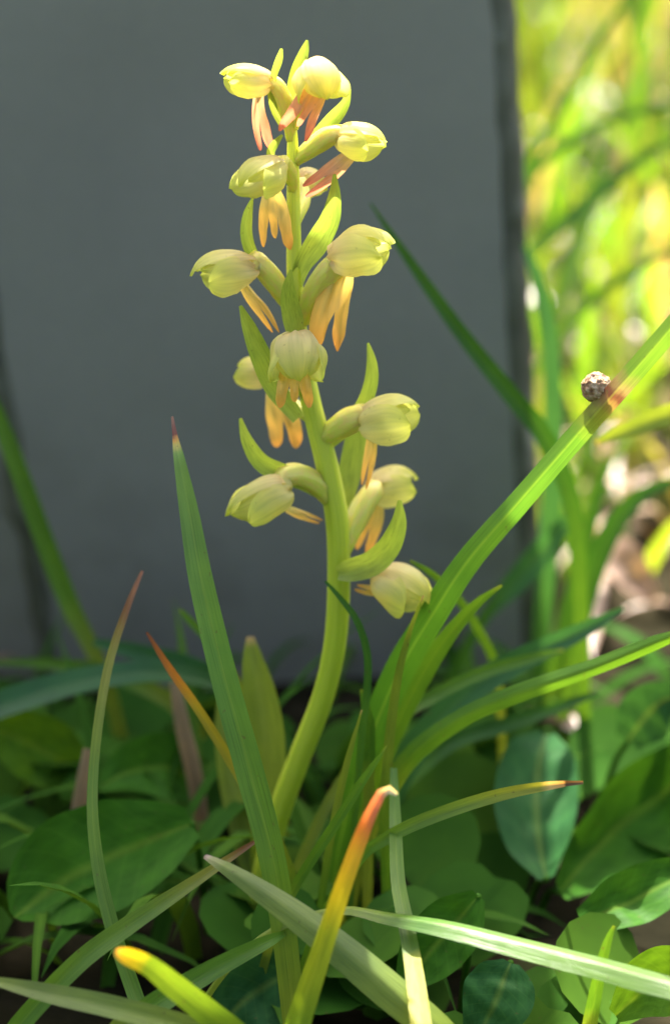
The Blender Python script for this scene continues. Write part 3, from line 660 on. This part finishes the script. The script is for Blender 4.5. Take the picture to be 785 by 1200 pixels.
broad('bright leaf under the lower end of the sunlit keeled blade', [([(720, 1190, 20), (755, 1160, 70), (790, 1150, 80), (830, 1150, 40)], -0.036, -0.034, 0.2)], 'leafy')
broad('deep green leaf behind the foot of the yellow stalk-like blade', [([(470, 1160, 20), (500, 1120, 70), (535, 1080, 70), (560, 1050, 20)], -0.020, -0.026, 0.0)], 'leaf')

# ------------------------------------------------------------------ dead things
M['straw'] = blade_mat('dead_straw', [(0, (0.20, 0.13, 0.08)), (1, (0.30, 0.21, 0.14))], rough=0.7, trans=0.2, veins=16, rib=0.0)
M['deadleaf'] = blade_mat('dead_leaf', [(0, (0.34, 0.22, 0.16)), (1, (0.42, 0.29, 0.22))], rough=0.6, trans=0.3, veins=14, rib=0.1)
blade([(104, 878, 12), (97, 930, 20), (88, 985, 20), (80, 1040, 18)], 0.012, 'straw', 'dead tan stalk standing behind the large round leaf', name='dead_stalk', cat='stalk', group='dead stalks', cup=-0.4)
blade([(205, 800, 12), (214, 850, 18), (226, 900, 20), (236, 960, 18)], 0.02, 'straw', 'dead brown stalk leaning in the dark hollow below the slab', name='dead_stalk', cat='stalk', group='dead stalks', cup=-0.4)
def deadleaf(path, Y, Yt, label, roll=0.3):
    V, F, U = sheet(px3(path, Y, Yt), 16, 8, 0.1, roll, roll, 0.2, 0.25)
    o = obj('dead_leaf', V, F, M['deadleaf'], None, U); tag(o, label, 'dead leaf', 'dead leaves on the ground'); return o
deadleaf([(690, 620, 10), (712, 645, 44), (735, 670, 50), (765, 705, 20)], 0.10, 0.11, 'large pinkish dead leaf lying behind the upright green blade')

# ------------------------------------------------------------------ meadow, litter and ground cover (beyond counting)
def in_slab(x, y, pad=0.006): return -0.1 - pad < x < 0.036 + pad and YF - pad < y < YR + pad
def grassmass(name, n, area, lens, wid, mat, label, tilt=(0.1, 0.9), seg=6, k=2, hlim=None):
    V, F, U = [], [], []
    for _ in range(n):
        x = rnd.uniform(area[0], area[1]); y = rnd.uniform(area[2], area[3])
        if in_slab(x, y): continue
        L = rnd.uniform(*lens); wd = rnd.uniform(*wid); az = rnd.uniform(0, 2 * math.pi)
        if hlim: L = min(L, hlim(x, y))
        if L < 0.006: continue
        ti = rnd.uniform(*tilt) * 0.5; cur = rnd.uniform(0.3, 1.6) * tilt[1]
        p = Vector((x, y, gz(x, y) - 0.001)); d = Vector((math.cos(az), math.sin(az), 0)); sd_ = Vector((-d.y, d.x, 0))
        sd_ = Matrix.Rotation(rnd.uniform(-0.7, 0.7), 3, 'Z') @ sd_
        b0 = len(V); v0 = rnd.random()
        for i in range(seg + 1):
            f = i / seg; a = ti + cur * f
            wv = wd * min(1, (1 - f) * 2.2 + 0.02) * (0.7 + 0.3 * min(1, f * 4))
            nrm = d * math.cos(a) - Vector((0, 0, 1)) * math.sin(a)
            for j in range(k + 1):
                u = -1 + 2 * j / k
                V.append(p + sd_ * (u * wv / 2) + nrm * (-abs(u) * wv * 0.18)); U.append((j / k, v0))
            p = p + (d * math.sin(a) + Vector((0, 0, math.cos(a)))) * (L / seg)
            if p.z < 0.001: p.z = 0.001
        for i in range(seg):
            for j in range(k):
                q = b0 + i * (k + 1) + j; F.append((q, q + 1, q + k + 2, q + k + 1))
    o = obj(name, V, F, mat, None, U, kind='stuff'); tag(o, label, 'grass'); return o
M['meadow'] = blade_mat('meadow_grass', [(0, (0.07, 0.17, 0.02)), (0.35, (0.11, 0.21, 0.02)), (0.62, (0.16, 0.24, 0.025)), (0.90, (0.2, 0.26, 0.03)), (0.93, (0.34, 0.26, 0.12)), (1, (0.42, 0.30, 0.2))], veins=3, rib=0.0, trans=0.55, rough=0.32, warm=(1.45, 1.35, 0.5))
M['litter'] = blade_mat('dry_litter', [(0, (0.10, 0.05, 0.03)), (0.5, (0.24, 0.15, 0.10)), (0.8, (0.32, 0.22, 0.16)), (1, (0.42, 0.32, 0.25))], veins=3, rib=0.0, trans=0.25, rough=0.42, spec=0.5)
def sunlit_lim(x, y):
    # keep the air between the sun and the near blades free of tall grass
    if y < 0.3: return 0.03 + 0.25 * max(0, y - 0.12)
    return 1
grassmass('meadow_grass', 13000, (-0.5, 0.7, 0.118, 1.3), (0.04, 0.13), (0.0013, 0.0034), M['meadow'], 'sunlit yellow-green meadow grass beyond the slab', hlim=sunlit_lim)
grassmass('dry_litter', 3500, (-0.4, 0.5, 0.06, 1.0), (0.015, 0.05), (0.0015, 0.004), M['litter'], 'bleached dry grass litter lying on the ground beyond the slab', tilt=(1.6, 2.0), seg=4)
def chips():
    V, F, U = [], [], []
    for _ in range(900):
        x = rnd.uniform(0.0, 0.22); y = rnd.uniform(0.12, 0.6); r = rnd.uniform(0.0012, 0.004)
        if in_slab(x, y): continue
        nn = Vector((rnd.gauss(0, 0.5), rnd.gauss(0, 0.5), 1)).normalized(); e1 = Matrix.Rotation(rnd.uniform(0, 6.28), 3, nn) @ nn.orthogonal().normalized(); e2 = nn.cross(e1)
        c0 = Vector((x, y, rnd.uniform(0.004, 0.022))); b0 = len(V); v0 = rnd.random()
        V.append(c0 + nn * r * 0.25); U.append((0.5, v0))
        for i in range(7):
            a = 2 * math.pi * i / 7; q = r * rnd.uniform(0.7, 1.1)
            V.append(c0 + e1 * math.cos(a) * q * 1.6 + e2 * math.sin(a) * q * 0.7); U.append((i / 7, v0))
        for i in range(7): F.append((b0, b0 + 1 + i, b0 + 1 + (i + 1) % 7))
    o = obj('leaf_litter', V, F, M['litter'], None, U, kind='stuff'); tag(o, 'crumbs of bleached dead leaves strewn in the sunlit grass', 'leaf litter')
chips()
def near_lim(x, y):
    if 0.012 < x < 0.06 and -0.03 < y < 0.03: return 0
    return 0.02 if y > 0.035 else 0.04
M['under'] = blade_mat('undergrowth_grass', [(0, (0.028, 0.09, 0.012)), (0.5, (0.042, 0.115, 0.015)), (1, (0.06, 0.13, 0.016))], veins=3, rib=0.0, trans=0.3, spec=0.02, rough=0.6)
grassmass('undergrowth_grass', 260, (-0.14, 0.06, -0.012, 0.085), (0.02, 0.06), (0.0012, 0.0034), M['under'], 'dark tangled short grass around the orchid foot', tilt=(0.6, 1.6), hlim=near_lim)
grassmass('foreground_grass', 3000, (-0.6, 0.6, -0.95, -0.14), (0.02, 0.045), (0.0015, 0.003), M['meadow'], 'short sunlit grass on the open side of the orchid', tilt=(0.4, 1.4), seg=4,
          hlim=lambda x, y: 0.045)
def side_ok(x, y):
    # outside the camera's view with room for the blades to lean
    d = (y - CAM.y); half = 0.105 * max(0, d) + 0.045
    return 0.11 if abs(x) > half else 0
grassmass('flank_shade_grass', 2600, (-0.4, -0.04, -0.36, 0.12), (0.06, 0.11), (0.002, 0.004), M['meadow'], 'taller unseen grass added to shade the undergrowth, on the chipped side of the slab', tilt=(0.1, 0.5), hlim=side_ok)  # added out of view to keep skylight off the undergrowth
grassmass('flank_shade_grass', 2600, (0.04, 0.4, -0.36, 0.10), (0.06, 0.11), (0.002, 0.004), M['meadow'], 'taller unseen grass added to shade the undergrowth, beyond the seed head side of the orchid', tilt=(0.1, 0.5), hlim=side_ok)  # same added occluder on the other side, also out of view
# low round-leaved ground cover
def z_clear(x, y): return (-0.045 < x < -0.012 and -0.03 < y < 0.008) or (0.02 < x < 0.05 and -0.012 < y < 0.02)
def cover():
    V, F, U = [], [], []
    for _ in range(520):
        x = rnd.uniform(-0.13, 0.16); y = rnd.uniform(-0.085, 0.055)
        if in_slab(x, y, 0.008): continue
        if z_clear(x, y): continue
        z = rnd.uniform(0.002, 0.013) if y > -0.03 else rnd.uniform(0.001, 0.007); r = rnd.uniform(0.003, 0.009)
        nn = Vector((rnd.gauss(0, 0.5), rnd.gauss(-0.3, 0.5), 1)).normalized(); e1 = nn.orthogonal().normalized(); e2 = nn.cross(e1)
        c0 = Vector((x, y, z)); b0 = len(V); v0 = rnd.random()
        V.append(c0 - nn * r * 0.15); U.append((0.5, v0))
        for i in range(14):
            a = 2 * math.pi * i / 14; q = r * (1 - 0.35 * max(0, math.cos(a)) ** 6)
            V.append(c0 + e1 * math.cos(a) * q + e2 * math.sin(a) * q * 0.85); U.append((i / 14, v0))
        for i in range(14): F.append((b0, b0 + 1 + i, b0 + 1 + (i + 1) % 14))
    o = obj('ground_cover', V, F, M['under'], None, U, kind='stuff'); tag(o, 'small dark leaves covering the soil between the blades', 'ground cover')
cover()
